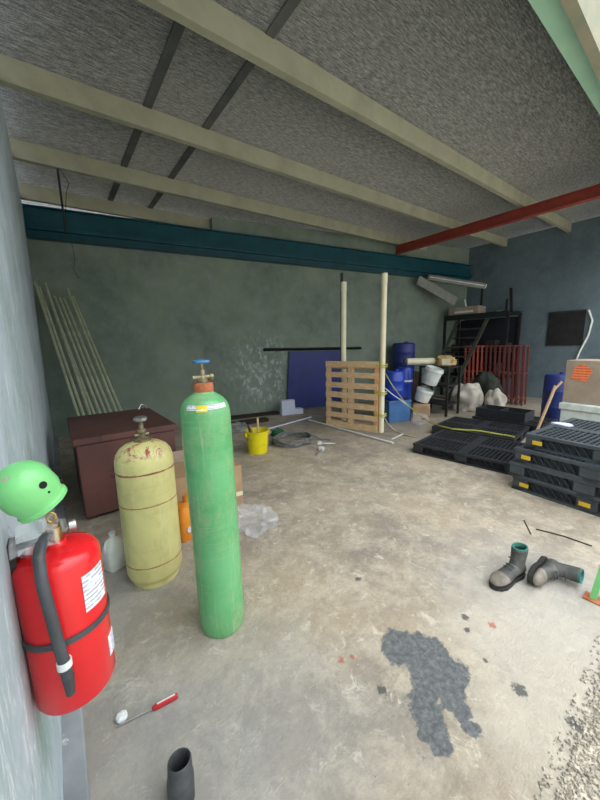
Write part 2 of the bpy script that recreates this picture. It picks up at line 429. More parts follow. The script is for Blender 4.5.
struct('trim_3', MB().box(-.3, XR + .3, .86, .93, zr(0) - .2, 6.3), 'fascia', smooth=False)
struct('baseboard_left', MB().box(-.16, -.072, .15, 6.9, -.01, .02), 'kerb', smooth=False, bevel=.008)
# ground outside
struct('trim_4', MB().box(-9, 16, -14, .15, -.14, -.025), 'gravel', smooth=False)

def purlin(y, x0, x1, label, m='purlin', name='roof_purlin', w=.07, h=.2, lip=.02, zoff=0, group=None):
    t = thing(name, label, 'roof beam', (0, y, 0), group=group)
    def bar(nm, y0, y1, a, b):
        mb = MB(); vs = []
        for x in (x0, x1):
            zb = zr(x) - h - .005 + zoff
            vs += [(x, y0, zb + a), (x, y1, zb + a), (x, y1, zb + b), (x, y0, zb + b)]
        mb.add(vs, [(0, 1, 2, 3), (7, 6, 5, 4), (0, 4, 5, 1), (1, 5, 6, 2), (2, 6, 7, 3), (3, 7, 4, 0)])
        return mb.build(nm, m, t, smooth=False)
    bar('web', 0, .004, 0, h); bar('bottom_flange', .004, w, 0, .004); bar('flange_lip', w - .004, w, .004, lip)
    bar('top_flange', .004, w, h - .004, h)
    return t
purlin(2.53, -.12, XR, 'beige steel roof purlin nearest the mint green header beam')
purlin(3.90, -.12, XR, 'beige steel roof purlin, second one in from the mint green header')
purlin(5.25, -.12, XR, 'beige steel roof purlin carrying the hanging black rod')
purlin(6.50, -.12, 2.79, 'short beige steel roof purlin just above the teal girder')
purlin(.93, -.12, XR, 'mint green steel header beam over the open front', m='mint', name='header_beam', w=.17, h=.2, lip=.03)

def girder():
    t = thing('steel_girder', 'long teal painted steel girder along the top of the back wall', 'girder')
    d = V((1, -.2, 0)); nrm = V((-.2, -1, 0)).normalized()
    def bar(nm, o0, o1, z0, z1):
        mb = MB(); vs = []
        for x in (-.085, XR - .02):
            b = V((x, yb(x), 0))
            if x < 1: pass
            for o, z in ((o0, z0), (o1, z0), (o1, z1), (o0, z1)):
                q = b + nrm * o; q.x = max(q.x, -.09) if x < 1 else q.x
                vs.append((q.x, q.y, z))
        mb.add(vs, [(0, 1, 2, 3), (7, 6, 5, 4), (0, 4, 5, 1), (1, 5, 6, 2), (2, 6, 7, 3), (3, 7, 4, 0)])
        mb.build(nm, 'teal', t, smooth=False, bevel=.004)
    bar('top_flange', .006, .16, 3.735, 3.75)
    bar('web', .07, .085, 3.29, 3.735)
    bar('middle_flange', .085, .16, 3.40, 3.415)
    bar('lower_lip', .135, .15, 3.415, 3.47)
    bar('bottom_flange', .006, .16, 3.275, 3.29)
girder()
t = thing('red_rafter', 'red oxide steel rafter crossing under the purlins near the back right', 'rafter', (7.2, 0, 0))
zc = 3.85
MB().box(-.01, .01, 1.1, 5.3, zc - .1, zc + .06).build('web', 'redsteel', t, smooth=False)
MB().box(-.06, .06, 1.1, 5.3, zc + .06, zc + .072).build('top_flange', 'redsteel', t, smooth=False)
MB().box(-.06, .06, 1.1, 5.3, zc - .112, zc - .1).build('bottom_flange', 'redsteel', t, smooth=False)
t = thing('hanging_rod', 'thin black rod hanging from the purlin by the left wall', 'rod', (.33, 5.30, 2.98))
MB().tube([(0, 0, 0), (0, 0, .80)], .012).build('rod', 'darksteel', t)
MB().tube([(0, 0, .02), (.03, .01, .3), (.06, .02, .5), (.10, 0, .62), (.02, 0, .77)], .004, 6).build('wire', 'darksteel', t)
tag(MB().tube([(.48, 6.78, 3.27), (.50, 6.76, 3.0), (.46, 6.77, 2.85), (.52, 6.78, 2.7)], .004, 6).build('loose_cable', 'darksteel'), 'thin loose black cable dangling below the teal girder near the left corner', 'cable')

# ------------------------------------------------------------------ front: fire extinguisher
EX = (-.045, .925, .642)
t = thing('fire_extinguisher', 'large red fire extinguisher hung on the left wall', 'fire extinguisher', EX); t.scale = (1, 1, .93)
R_ = .087
MB().lathe([(0, 0), (.07, 0), (.082, .006), (R_, .018), (R_, .385), (.083, .402), (.074, .414), (.05, .424), (.022, .430), (.02, .44), (0, .44)], 64).build('body', 'redgloss', t)
MB().patch(R_ + .0005, 26, 68, .262, .362).build('label', 'print', t)['label'] = 'white printed instruction label'
MB().patch(R_ + .0005, 58, 82, .075, .135).build('sticker', 'printblue', t)['label'] = 'small white and blue sticker'
s_ = MB().patch(R_ + .0005, -175, 175, .205, .221, 48, .004).build('strap', 'black', t)
v = MB().lathe([(0, .44), (.014, .44), (.014, .46), (.018, .462), (.018, .478), (.012, .482), (.012, .5), (0, .5)], 20).build('valve', 'brass', t)
MB().tube([(.0, 0, .49), (.02, -.03, .50), (.022, -.06, .49)], .006, 8).build('lever', 'chrome', v)
MB().lathe([(0, 0), (.014, 0), (.014, .014), (0, .014)], 20, T(.03, -.004, .47, 0, PI / 2, 0)).build('gauge', 'chrome', v)
MB().tube([(.008 * math.cos(a), -.025, .515 + .012 * math.sin(a)) for a in [2 * PI * k / 16 for k in range(16)]], .0025, 6, True).build('pull_ring', 'brass', v)
h = MB().tube([(-.01, -.01, .468), (-.02, -.05, .475), (-.028, -.085, .455), (-.028, -.102, .40), (-.022, -.105, .30), (-.016, -.103, .2), (-.012, -.102, .13)], .0115, 16).build('hose', 'black', t)
MB().lathe([(.0145, 0), (.0145, .018), (.012, .018), (.012, 0)], 20, T(-.014, -.1025, .163)).build('hose_collar', 'white', h)
MB().lathe([(0, 0), (.009, 0), (.012, .05), (0, .05)], 20, T(-.0115, -.102, .082)).build('nozzle', 'iron', h)
MB().box(-.088, -.072, -.02, .02, .2, .47).box(-.09, -.015, -.008, .008, .445, .455).build('wall_bracket', 'darksteel', t, smooth=False)

# protective cap lying on top of the extinguisher
mouth = V((.46, .08, -.86)).normalized()
cp = V((-.068, .80, 1.232))
mtx = Matrix.Translation(cp) @ mouth.to_track_quat('Z', 'X').to_matrix().to_4x4()
t = thing('cylinder_cap', 'light green dome shaped steel cylinder cap resting on the red extinguisher', 'cap'); t.matrix_world = mtx
rc = .049
pr = [(0, -.060)] + [(rc * math.sin(a), -.014 - .046 * math.cos(a)) for a in [PI / 2 * k / 10 for k in range(1, 11)]] + [(rc, .014), (rc * .90, .027), (rc * .90, .034), (rc * .95, .037), (rc * .94, .044), (rc * .8, .044), (rc * .8, .02), (rc * .88, -.014), (0, -.045)]
MB().lathe(pr, 48).build('dome', 'capgreen', t)
def cap_hole(px, py, r):
    rr = ray(px, py); loc = mtx.inverted() @ CAM; dr = (mtx.inverted().to_3x3() @ rr).normalized()
    a = dr.x ** 2 + dr.y ** 2; b = 2 * (loc.x * dr.x + loc.y * dr.y); c = loc.x ** 2 + loc.y ** 2 - rc ** 2
    k = (-b - math.sqrt(max(b * b - 4 * a * c, 0))) / (2 * a); q = loc + dr * k
    nn = V((q.x, q.y, 0)).normalized()
    m2 = Matrix.Translation(q - nn * .003) @ nn.to_track_quat('Z', 'X').to_matrix().to_4x4()
    MB().lathe([(0, 0), (r, 0), (r, .0042), (0, .0042)], 24, m2).build('vent_hole', 'hole', t)  # flat black disc, the dark inside the hole given as colour
cap_hole(43, 485, .007); cap_hole(49, 492, .002)
# crumpled clear film below the cap
mb = MB(); vs = []; fs = []; nx, ny = 14, 9
for j in range(ny):
    for i in range(nx):
        u, w_ = i / (nx - 1), j / (ny - 1)
        z = 1.125 - .055 * w_ + .014 * noise.noise(V((u * 6, w_ * 5, 2)))
        vs.append((-.12 + .085 * u, .855 + .05 * (1 - w_) + .03 * noise.noise(V((u * 4, w_ * 4, 9))), z))
for j in range(ny - 1):
    for i in range(nx - 1): fs.append((j * nx + i, j * nx + i + 1, (j + 1) * nx + i + 1, (j + 1) * nx + i))
mb.add(vs, fs); o = mb.build('plastic_wrap', 'clear'); q = o.modifiers.new('th', 'SOLIDIFY'); q.thickness = .001
tag(o, 'crumpled clear plastic wrap tucked under the green cap', 'plastic wrap')

# ------------------------------------------------------------------ green oxygen cylinder
t = thing('gas_cylinder', 'tall green gas cylinder with blue handwheel in the foreground', 'gas cylinder', (.583, 1.51, 0), (0, -.014, 0))
MB().lathe([(0, .012), (.09, .012), (.10, 0), (.112, .004), (.118, .03), (.12, .06), (.12, 1.17), (.119, 1.195), (.1145, 1.22), (.106, 1.24), (.09, 1.26), (.068, 1.276), (.05, 1.287), (.042, 1.30), (0, 1.30)], 64).build('body', 'green', t)
MB().lathe([(.030, 1.292), (.046, 1.292), (.048, 1.297), (.048, 1.33), (.044, 1.336), (.028, 1.336)], 32).build('neck_ring', 'rust', t)
v = MB().lathe([(0, 1.336), (.026, 1.336), (.026, 1.35), (.018, 1.354), (.018, 1.365), (.014, 1.37), (.014, 1.40), (.008, 1.404), (.008, 1.435), (0, 1.435)], 24).tube([(-.05, 0, 1.362), (.048, 0, 1.362)], .012, 16).tube([(.035, 0, 1.362), (.052, 0, 1.362)], .016, 8).build('valve', 'valve', t)
mb = MB().lathe([(0, 1.43), (.014, 1.43), (.014, 1.447), (0, 1.447)], 16)
mb.tube([(.034 * math.cos(a) * (1 + .06 * math.cos(5 * a)), .034 * math.sin(a) * (1 + .06 * math.cos(5 * a)), 1.437) for a in [2 * PI * k / 40 for k in range(40)]], .007, 8, True)
for k in range(5):
    a = 2 * PI * k / 5; mb.tube([(0, 0, 1.438), (.033 * math.cos(a), .033 * math.sin(a), 1.438)], .005, 8)
mb.build('handwheel', 'bluehandle', v)['label'] = 'blue handwheel'
MB().patch(.1150, -66, 36, 1.2215, 1.2425, 24, .0015, .1062).build('label', 'print', t)['label'] = 'white shoulder label'
MB().patch(.1175, -40, -16, 1.213, 1.2425, 10, .0015, .1075).build('sticker', 'yellowst', t)['label'] = 'yellow diamond sticker'

# ------------------------------------------------------------------ yellow cylinder
t = thing('gas_cylinder', 'shorter faded yellow gas cylinder with rusty bands beside the brown steel box', 'gas cylinder', (.39, 2.15, 0))
RY = .17
MB().lathe([(0, .02), (.11, .02), (.12, 0), (.14, 0), (.142, .03), (.158, .045), (RY, .08), (RY, .80), (.168, .83), (.158, .865), (.138, .895), (.105, .918), (.07, .93), (.05, .935), (0, .935)], 64).build('body', 'yellowcyl2', t)
for z, r in ((.765, RY), (.56, RY), (.16, RY)):
    MB().tube([(r * math.cos(a), r * math.sin(a), z + .006 * math.sin(3 * a)) for a in [2 * PI * k / 64 for k in range(64)]], .0028 if z > .6 else .0012, 8, True).build('weld_seam', 'redchip' if z > .6 else 'rust', t)
v = MB().lathe([(0, .935), (.05, .935), (.052, .95), (.03, .958), (.02, .965), (.02, .985), (.026, .99), (.026, 1.01), (.014, 1.015), (.014, 1.06), (0, 1.06)], 24).tube([(-.04, 0, .975), (.04, 0, .975)], .011, 12).build('valve', 'valve', t)
MB().lathe([(0, 1.06), (.03, 1.06), (.04, 1.068), (.04, 1.082), (.03, 1.09), (0, 1.09)], 8).build('valve_knob', 'chrome', v)

# ------------------------------------------------------------------ plastic jug
jc = F(113, 577); t = thing('plastic_jug', 'small grubby white plastic jug on the floor behind the extinguisher', 'jug', (.185, 2.41, 0), (0, 0, .5))
def rrect(w, d, z, p=4, n=28):
    return [(w * math.copysign(abs(math.cos(a)) ** (2 / p), math.cos(a)), d * math.copysign(abs(math.sin(a)) ** (2 / p), math.sin(a)), z) for a in [2 * PI * k / n for k in range(n)]]
MB().rings([rrect(.06, .05, .0), rrect(.067, .056, .012), rrect(.067, .056, .13), rrect(.06, .05, .17), rrect(.04, .036, .205, 3), rrect(.02, .02, .225, 2), rrect(.018, .018, .24, 2)]).build('body', 'whitedirty', t)
MB().lathe([(0, .24), (.021, .24), (.021, .262), (0, .262)], 20).build('cap', 'white', t)
MB().tube([(-.02, 0, .225), (-.05, 0, .215), (-.062, 0, .18), (-.06, 0, .14)], .008, 10).build('handle', 'whitedirty', t)

# ------------------------------------------------------------------ floor bits in front
a, b = F(178, 695, .012), F(152, 709, .012); c = F(116, 727, .006)
t = thing('screwdriver', 'long screwdriver with red and white handle lying on the concrete', 'screwdriver', (0, 0, 0))
m_, L = align(a, b)
MB().lathe([(0, 0), (.009, .002), (.0115, .012), (.0115, L - .02), (.0085, L - .006), (.006, L), (0, L)], 8, m_).build('handle', 'redhandle', t)
mm, L2 = align(a + V((0, 0, .0108)), b + V((0, 0, .0108)))
MB().box(-.0035, .0035, -.002, .002, .012, L - .02, mm).build('handle_stripe', 'white', t)
MB().tube([b, c], .003, 8).build('shaft', 'chrome', t)
o = MB().blob((0, 0, 0), (.021, .021, .014), .25, 3, 3).build('paper_wad', 'white'); o.location = F(122, 719) + V((0, 0, .0105)); tag(o, 'crumpled white wad beside the tip of the screwdriver', 'paper wad')
pc = F(180, 792)
t = thing('metal_pipe', 'short dark iron pipe offcut standing upright at the bottom of the picture', 'pipe', (.172, .93, 0), (-.06, .05, 0))
MB().lathe([(.036, .002), (.043, 0), (.043, .085), (.040, .095), (.038, .145), (.034, .15), (.031, .145), (.034, .09), (.036, .002)], 36).build('pipe_wall', 'iron', t)

# ------------------------------------------------------------------ brown steel chest and tubes
t = thing('steel_chest', 'rusty brown steel chest on the floor behind the yellow cylinder', 'chest', (0, 0, 0))
MB().box(.07, .89, 3.25, 4.40, .03, .70).build('body', 'boxbrown', t, bevel=.01)
MB().box(.05, .91, 3.23, 4.42, .70, .76).build('lid', 'boxbrown', t, bevel=.008)
for x in (.1, .8):
    for y in (3.28, 4.3): MB().box(x, x + .06, y, y + .06, 0, .03).build('foot', 'boxbrown', t, smooth=False)
MB().tube([(.78, 4.35, .76), (.82, 4.37, .82), (.86, 4.37, .80), (.88, 4.35, .76)], .008, 8).build('latch', 'chrome', t)
tops = [(-.07, 2.56), (-.03, 2.5), (.05, 2.56), (.08, 2.33), (.15, 2.36), (.21, 2.35), (.27, 2.34), (.33, 2.5), (.39, 2.38)]
for i, (tx, tz) in enumerate(tops):
    base = V((.28 + .07 * i, 4.95 + .03 * (i % 2), 0.0)); top = V((tx, 6.62 - .1 * (2.55 - tz) * 1.0, tz))
    top.y = min(yb(tx) - .06 - .05 * (i % 3), top.y)
    m_, L = align(base, top)
    t = thing('steel_tube', '', 'tube', group='steel tubes leaning in the left corner'); t.matrix_world = m_
    ends = {0: 'galvanised steel tube leaning in the corner, the one closest to the left wall', 8: 'galvanised steel tube leaning in the corner, the one farthest from the left wall'}
    t['label'] = ends.get(i, 'slim galvanised steel tube in the middle of the bundle leaning in the left corner')
    MB().lathe([(.014, 0), (.019, 0), (.019, L), (.014, L), (.014, 0)], 14).build('pipe_wall', 'steel', t)
    MB().lathe([(.019, L * .74), (.023, L * .74), (.023, L * .76), (.019, L * .76)], 14).build('coupling', 'steel', t)

# ------------------------------------------------------------------ carton, orange can, bag
t = thing('cardboard_box', 'low brown cardboard box on the floor behind the green cylinder', 'box', (1.02, 2.80, 0), (0, 0, -.12))
MB().box(-.34, .30, -.12, .28, 0, .40).build('carton', 'carton', t, bevel=.004)
MB().box(-.34, .30, .281, .284, .40, .52, T(0, 0, 0)).build('flap', 'cartong', t, smooth=False)
MB().box(-.30, .30, -.124, -.1205, .1, .14).build('tape_strip', 'cream', t, smooth=False)
t = thing('orange_jerrycan', 'orange plastic can squeezed between the yellow and green cylinders', 'can', (.72, 2.46, 0), (0, 0, .2))
MB().rings([rrect(.10, .07, 0), rrect(.108, .078, .015), rrect(.108, .078, .24), rrect(.09, .065, .28), rrect(.03, .03, .30, 2), rrect(.028, .028, .32, 2)]).build('body', 'orange', t)
MB().lathe([(0, .32), (.032, .32), (.032, .35), (0, .35)], 20).build('cap', 'orange', t)
MB().lathe([(0, 0), (.022, 0), (.022, .01), (0, .01)], 20, T(-.04, -.078, .10, PI / 2, 0, 0)).build('spout', 'foam', t)['label'] = 'pale blue spout'
o = MB().blob((0, 0, 0), (.17, .14, .09), .8, 2.4, 5, 40, 22).build('plastic_bag', 'clear'); bc = F(252, 528); o.location = (bc.x, bc.y, .068); o.rotation_euler = (0, 0, -.5)
tag(o, 'crumpled clear plastic bag on the floor right of the green cylinder', 'plastic bag')

# ------------------------------------------------------------------ yellow bucket with tools
bx, by = 2.21, 3.93
t = thing('bucket', 'small bright yellow plastic bucket holding tools on the concrete', 'bucket', (bx, by, 0))
MB().lathe([(0, .004), (.132, .004), (.135, 0), (.14, .004), (.165, .30), (.175, .30), (.177, .312), (.177, .325), (.160, .325), (.155, .31), (.133, .012), (0, .012)], 48).build('body', 'yellow', t)
for sx in (-1, 1): MB().box(sx * .172, sx * .197, -.025, .025, .255, .31).build('handle_lug', 'yellow', t, bevel=.006)
MB().tube([(.19 * math.cos(a), -.05 - .03 * math.sin(a), .28 - .06 * math.sin(a)) for a in [PI * k / 16 for k in range(17)]], .004, 8).build('bail_handle', 'chrome', t)
for i, (dx, dy, lean, hgt, m, nm, lb) in enumerate([(.05, .02, (.03, .05), .47, 'wood', 'chisel', 'tool with an upright wooden handle standing in the yellow bucket'), (-.05, -.02, (-.08, .02), .40, 'chrome', 'trowel', 'steel trowel blade sticking out of the yellow bucket'), (-.09, .04, (-.05, .02), .39, 'black', 'paint_brush', 'black handled brush standing in the yellow bucket')]):
    t = thing(nm, lb, 'tool', (bx + dx * .6, by + dy, .014))
    MB().tube([(0, 0, 0), (lean[0] * .5, lean[1] * .5, hgt * .6), (lean[0], lean[1], hgt)], [.012, .013, .016], 10).build('handle', m, t)
    MB().box(lean[0] * .3 - .02, lean[0] * .3 + .02, -.006, .006, .02, .10).build('blade', 'steel', t)

# debris by the back wall
t = None
mb = MB().box(-1.15, .62, -.14, .14, 0, .035); o = mb.build('timber_board', 'darkwood', bevel=.004); o.location = (3.35, 6.13, 0); o.rotation_euler = (0, 0, -.197); tag(o, 'long dark timber board on the floor against the back wall', 'board')
mb = MB().box(-.62, .62, -.10, .10, 0, .06); o = mb.build('timber_board', 'darkwood', bevel=.004); o.location = (2.75, 5.62, 0); o.rotation_euler = (0, 0, -.12); tag(o, 'shorter dark timber board lying in front of the long one', 'board')
p = F(236, 431); o = MB().blob((0, 0, 0), (.2, .16, .08), .5, 3, 8).build('crumpled_rag', 'grey'); o.location = (p.x, p.y - .0, .06); tag(o, 'crumpled pale grey rag on the floor behind the yellow bucket', 'rag')
# hose coil
p = F(294, 443)
pts = []
for k in range(150):
    a = 2 * PI * k / 30; r = .27 + .05 * math.sin(k * .21) + .012 * math.sin(k * 1.3); pts.append((r * math.cos(a) * 1.15, r * math.sin(a), .018 + .016 * (k / 30) + .008 * math.sin(k * .9)))
pts += [(.42, -.15, .014), (.52, -.28, .014)]
o = MB().tube(pts, .014, 8).build('hose_coil', 'hosegrey'); o.location = p; tag(o, 'loose coil of grey hose on the floor right of the yellow bucket', 'hose')
p = F(281, 437); o = MB().blob((0, 0, 0), (.10, .08, .07), .5, 3, 4).build('green_rag', 'greencloth'); o.location = (p.x, p.y + .1, .052); tag(o, 'small dark green rag lying on the grey hose coil', 'rag')
for i, (x, y, ang, lb) in enumerate([(328, 444, 2.4, 'white metal fitting with a bent prong, right of the hose coil'), (319, 453, .5, 'second thin metal fitting in front of the hose coil')]):
    p = F(x, y); t = thing('metal_fitting', lb, 'fitting', p, (0, 0, ang))
    MB().tube([(-.12, 0, .012), (.10, 0, .012), (.14, .03, .012)], .01, 8).build('rod', 'chrome', t)
    MB().box(.10, .16, -.02, .045, .0, .05).build('plate', 'white', t, bevel=.004)

# ------------------------------------------------------------------ pallet, white pipes, blue panel
t = thing('blue_sheet', 'dark blue sheet panel hanging against the back wall left of the wooden pallet', 'panel')
def onwall(x, off): return V((x, yb(x) - off, 0))
A, B = onwall(4.15, .06), onwall(5.6, .06)
mb = MB(); vs = []
for off in (.05, .07):
    for (x, z) in ((4.22, .03), (5.7, .03), (5.7, 1.38), (4.32, 1.38)):
        q = onwall(x, off); vs.append((q.x, q.y, z))
mb.add(vs, [(0, 1, 2, 3), (7, 6, 5, 4), (0, 4, 5, 1), (1, 5, 6, 2), (2, 6, 7, 3), (3, 7, 4, 0)])
mb.build('sheet', 'bluepanel', t, smooth=False)
q0, q1 = onwall(3.72, .06), onwall(6.3, .06)
MB().tube([(q0.x, q0.y, 1.44), (q1.x, q1.y, 1.42)], .03, 4).build('top_rail', 'darksteel', t)
mb = MB().box(4.22, 4.3, yb(4.2) - .07, yb(4.2) - .05, 0, .03).box(5.6, 5.68, yb(5.6) - .07, yb(5.6) - .05, 0, .03); mb.build('foot', 'darksteel', t, smooth=False)
t = thing('foam_block', 'stepped white foam block on the floor in front of the blue panel', 'foam', (4.04, 5.74, 0), (0, 0, -.28))
MB().box(-.17, .14, -.08, .08, 0, .33).box(.14, .34, -.08, .08, 0, .12).build('block', 'foam', t, bevel=.01)

PA, PB = V((4.0, 4.42, 0)), V((4.31, 3.46, 0)); PW = (PB - PA).length; PH = 1.21
ang = math.atan2(PB.y - PA.y, PB.x - PA.x)
t = thing('wooden_pallet', 'wooden pallet standing upright on edge between the two white pipes', 'pallet', PA, (0, 0, ang))
nb = 7
for k in range(nb):                                            # front boards (camera side is -y local)
    z = .0 + k * (PH - .10) / (nb - 1)
    w = .112 if k in (0, 3, 6) else .1
    MB().box(0, PW, -.018, 0, z + .004 * (k % 2), z + w - .002).build('deck_board', 'wood', t, bevel=.002)
for x in (.0, PW / 2 - .06, PW - .07):
    MB().box(x, x + (.07 if x < .1 or x > .8 else .09), .001, .085, .0, PH).build('stringer', 'woodor' if x > .8 else 'wood', t, bevel=.003)
for k in range(4):
    z = .02 + k * (PH - .15) / 3; MB().box(0, PW, .086, .102, z, z + .09).build('back_board', 'wood', t, bevel=.002)
MB().box(PW * .34, PW * .34 + .075, .001, .02, .25, PH - .3).build('brace', 'wood', t, bevel=.002)
def pvc(loc, h, r, label, z0=0):
    t = thing('white_pipe', label, 'pipe', (loc[0], loc[1], z0))
    MB().lathe([(r * .86, 0), (r, 0), (r, h), (r * .86, h), (r * .86, 0)], 28).build('pipe_wall', 'cream', t)
    MB().lathe([(r, h - .16), (r * 1.1, h - .15), (r * 1.1, h), (r * .9, h)], 28).build('socket_end', 'cream', t)
nrm = V((math.sin(-ang), math.cos(ang), 0)); nrm = V((-math.sin(ang), math.cos(ang), 0))
p1 = PA + (PB - PA) * .27 + nrm * .17
pvc(p1, 2.60, .048, 'cream white plastic pipe standing behind the wooden pallet')
p2 = PB + (PB - PA).normalized() * .05 + nrm * .05
pvc(p2, 2.62, .046, 'cream white plastic pipe strapped to the right edge of the pallet')
p3 = p1 + nrm * .10 - (PB - PA).normalized() * .09
tag(MB().tube([p3, p3 + V((0, .0, 2.78))], .035, 4).build('black_post', 'darksteel'), 'thin black post standing right behind the left white pipe', 'post')
# webbing bands
t = thing('tie_strap', 'yellow webbing bands tying the white pipe to the wooden pallet', 'strap')
for z in (.28, .66, 1.12):
    e = (PB - PA).normalized(); c0 = p2
    loop = [PB - e * .055 - nrm * .026, PB + e * .02 - nrm * .03, c0 + e * .06 - nrm * .05, c0 + e * .075 + nrm * .03, c0 + nrm * .075, PB - e * .055 + nrm * .12]
    for dz in (0, .035):
        MB().tube([(q.x, q.y, z + dz + .02 * (i % 2)) for i, q in enumerate(loop)], .008, 6, True).build('band', 'strap', t)
# long straps
def P(x, y, px, py):                                     # a spot straight under/over the line of sight at the given plan X
    r = ray(px, py); return CAM + r * (x / r.x)
t = tag(MB().tube([P(4.45, 0, 385, 373), P(4.6, 0, 392, 385), P(4.75, 0, 403, 400), P(4.8, 0, 413, 410), F(422, 418, .16), F(437, 425, .155), F(452, 429, .155), F(480, 431, .155), F(515, 437, .155)], .014, 8, flat=.5).build('ratchet_strap', 'strap'), 'yellow strap running from the pipe down across the black floor pallets', 'strap')
tag(MB().tube([P(4.45, 0, 385, 388), P(4.6, 0, 392, 394), P(4.78, 0, 402, 401), P(4.9, 0, 411, 408)], .009, 6).build('thin_rope', 'white'), 'thin white cord stretched from the strapped pipe towards the carton', 'cord')
tag(MB().tube([P(4.45, 0, 384, 417), P(4.5, 0, 388, 424), F(396, 431, .012), F(404, 435, .012), F(416, 437, .012)], .016, 6, flat=.5).build('webbing_end', 'paleweb'), 'pale webbing tail trailing from the pipe base onto the floor', 'strap')
a, b = F(309, 420, .016), F(393, 443, .016); tag(MB().tube([a, b], .016, 12).build('conduit', 'white'), 'thin white conduit lying along the floor in front of the wooden pallet', 'conduit')
a, b = F(264, 430, .014), F(311, 417, .014); tag(MB().tube([a, b], .014, 12).build('conduit', 'foam'), 'thin pale grey conduit on the floor behind the hose coil', 'conduit')
a, b = F(392, 439, .012), F(403, 434, .012); tag(MB().tube([a, b], .01, 8).build('conduit', 'white'), 'short white rod on the floor at the right end of the long conduit', 'rod')

# ------------------------------------------------------------------ blue drums and crate
t = thing('crate', 'light blue plastic crate on the floor right of the strapped pipe', 'crate', (5.30, 3.86, 0), (0, 0, -.35))
mb = MB().box(-.24, .24, -.22, .22, 0, .43); mb.build('body', 'bluecrate', t, bevel=.012)
MB().box(-.25, .25, -.23, .23, .37, .43).build('rim', 'bluecrate', t, bevel=.006)
def drum(loc, r, h, m, label, name='blue_drum'):
    t = thing(name, label, 'drum', loc)
    MB().lathe([(0, 0), (r * .93, 0), (r, .03), (r, h * .32), (r * 1.03, h * .34), (r, h * .36), (r, h * .65), (r * 1.03, h * .67), (r, h * .69), (r, h - .04), (r * .9, h - .005), (r * .5, h), (0, h)], 40).build('barrel', m, t)
    MB().lathe([(0, h), (r * .2, h), (r * .2, h + .03), (0, h + .03)], 20, T(r * .4, 0, 0)).build('bung', m, t)
    return t
drum((5.28, 3.86, .43), .2, .55, 'blue', 'bright blue plastic drum standing on the light blue crate')
drum((6.02, 4.12, 0), .16, 1.0, 'blue', 'slim blue plastic drum with a white band, behind the bright blue one')
MB().patch(.166, -60, 60, .70, .74).build('band', 'white', bpy.data.objects['blue_drum.001'])
t = thing('wooden_crate', 'dark wooden crate under the dark blue drum by the back wall', 'crate', (7.25, 5.02, 0), (0, 0, -.2))
MB().box(-.35, .35, -.3, .3, 0, .78).build('body', 'darkwood', t, bevel=.01)
for z in (.1, .4, .68): MB().box(-.36, .36, -.32, -.301, z, z + .07).build('slat', 'darkwood', t, smooth=False)
drum((7.25, 5.02, .78), .28, .75, 'bluepanel', 'dark blue drum on top of the dark crate in the back corner')

# ------------------------------------------------------------------ low rack with bags, white buckets
def rack(name, label, x0, x1, y0, y1, levels, h, leg=.04, m='darksteel', cat='rack'):
    t = thing(name, label, cat, ((x0 + x1) / 2, (y0 + y1) / 2, 0)); cx, cy = (x0 + x1) / 2, (y0 + y1) / 2; w, d = (x1 - x0) / 2, (y1 - y0) / 2
    for sx in (-1, 1):
        for sy in (-1, 1):
            MB().box(sx * w - leg / 2, sx * w + leg / 2, sy * d - leg / 2, sy * d + leg / 2, 0, h).build('leg', m, t, smooth=False)
    for z in levels: MB().box(-w, w, -d, d, z - .03, z).build('shelf', m, t, smooth=False)
    return t
rack('low_rack', 'low dark steel rack crammed with junk behind the white buckets', 6.3, 6.78, 3.30, 3.92, (.25, .65, 1.02), 1.03)
t = thing('paper_bag', 'tan paper bag lying on top of the low dark rack', 'bag', (6.56, 3.50, 1.03), (0, 0, -1.2))
MB().blob((0, 0, .085), (.19, .13, .12), .5, 3, 11).build('bag_body', 'tan', t); MB().box(-.06, .1, -.139, -.135, .02, .15).build('flap', 'cream', t)
m_, L = align((6.02, 4.12, 1.12), (6.42, 3.80, 1.12))
t = thing('plastic_roll', 'off white plastic tube with a black open mouth beside the blue drum', 'tube'); t.matrix_world = m_
MB().lathe([(.065, .0), (.075, 0), (.075, L + .1), (.065, L + .1), (.065, 0)], 28).build('tube_wall', 'cream', t); MB().lathe([(.055, -.02), (.082, -.02), (.082, .03), (.055, .03), (.055, -.02)], 28).build('mouth_ring', 'black', t)
def wbucket(c, axis, r, h, label):
    q = V(axis).normalized().to_track_quat('Z', 'X').to_matrix().to_4x4()
    t = thing('white_bucket', label, 'bucket'); t.matrix_world = Matrix.Translation(c) @ q
    MB().lathe([(0, 0), (r * .8, 0), (r * .85, .02), (r * .97, h * .8), (r * 1.05, h * .8), (r * 1.05, h * .86), (r, h * .87), (r, h), (r * .94, h), (r * .8, .03), (0, .03)], 36).build('body', 'whitedirty', t)
    MB().tube([(r * 1.02 * math.cos(a), r * .7 * math.sin(a) + .0, h * .8 + .12 * math.sin(a)) for a in [PI * k / 14 for k in range(15)]], .005, 6).build('bail_handle', 'chrome', t)
wbucket((5.95, 3.50, .70), (.05, -.30, .95), .17, .34, 'tilted white bucket, upper of the two hung before the low rack')
wbucket((5.88, 3.62, .34), (.12, -.25, .9), .165, .26, 'tilted white bucket, lower of the two, above the brown carton')
o = MB().box(-.17, .17, -.15, .15, 0, .30).build('cardboard_box', 'carton', bevel=.008); o.location = (5.72, 3.50, 0); o.rotation_euler = (0, 0, .5); tag(o, 'small battered brown carton on the floor beneath the white buckets', 'box')
o = MB().blob((0, 0, 0), (.13, .12, .11), .6, 3, 21).build('clear_wrapping', 'clear'); o.location = (5.34, 3.30, .09); tag(o, 'crumpled clear wrapping beside the small battered carton', 'plastic wrap')

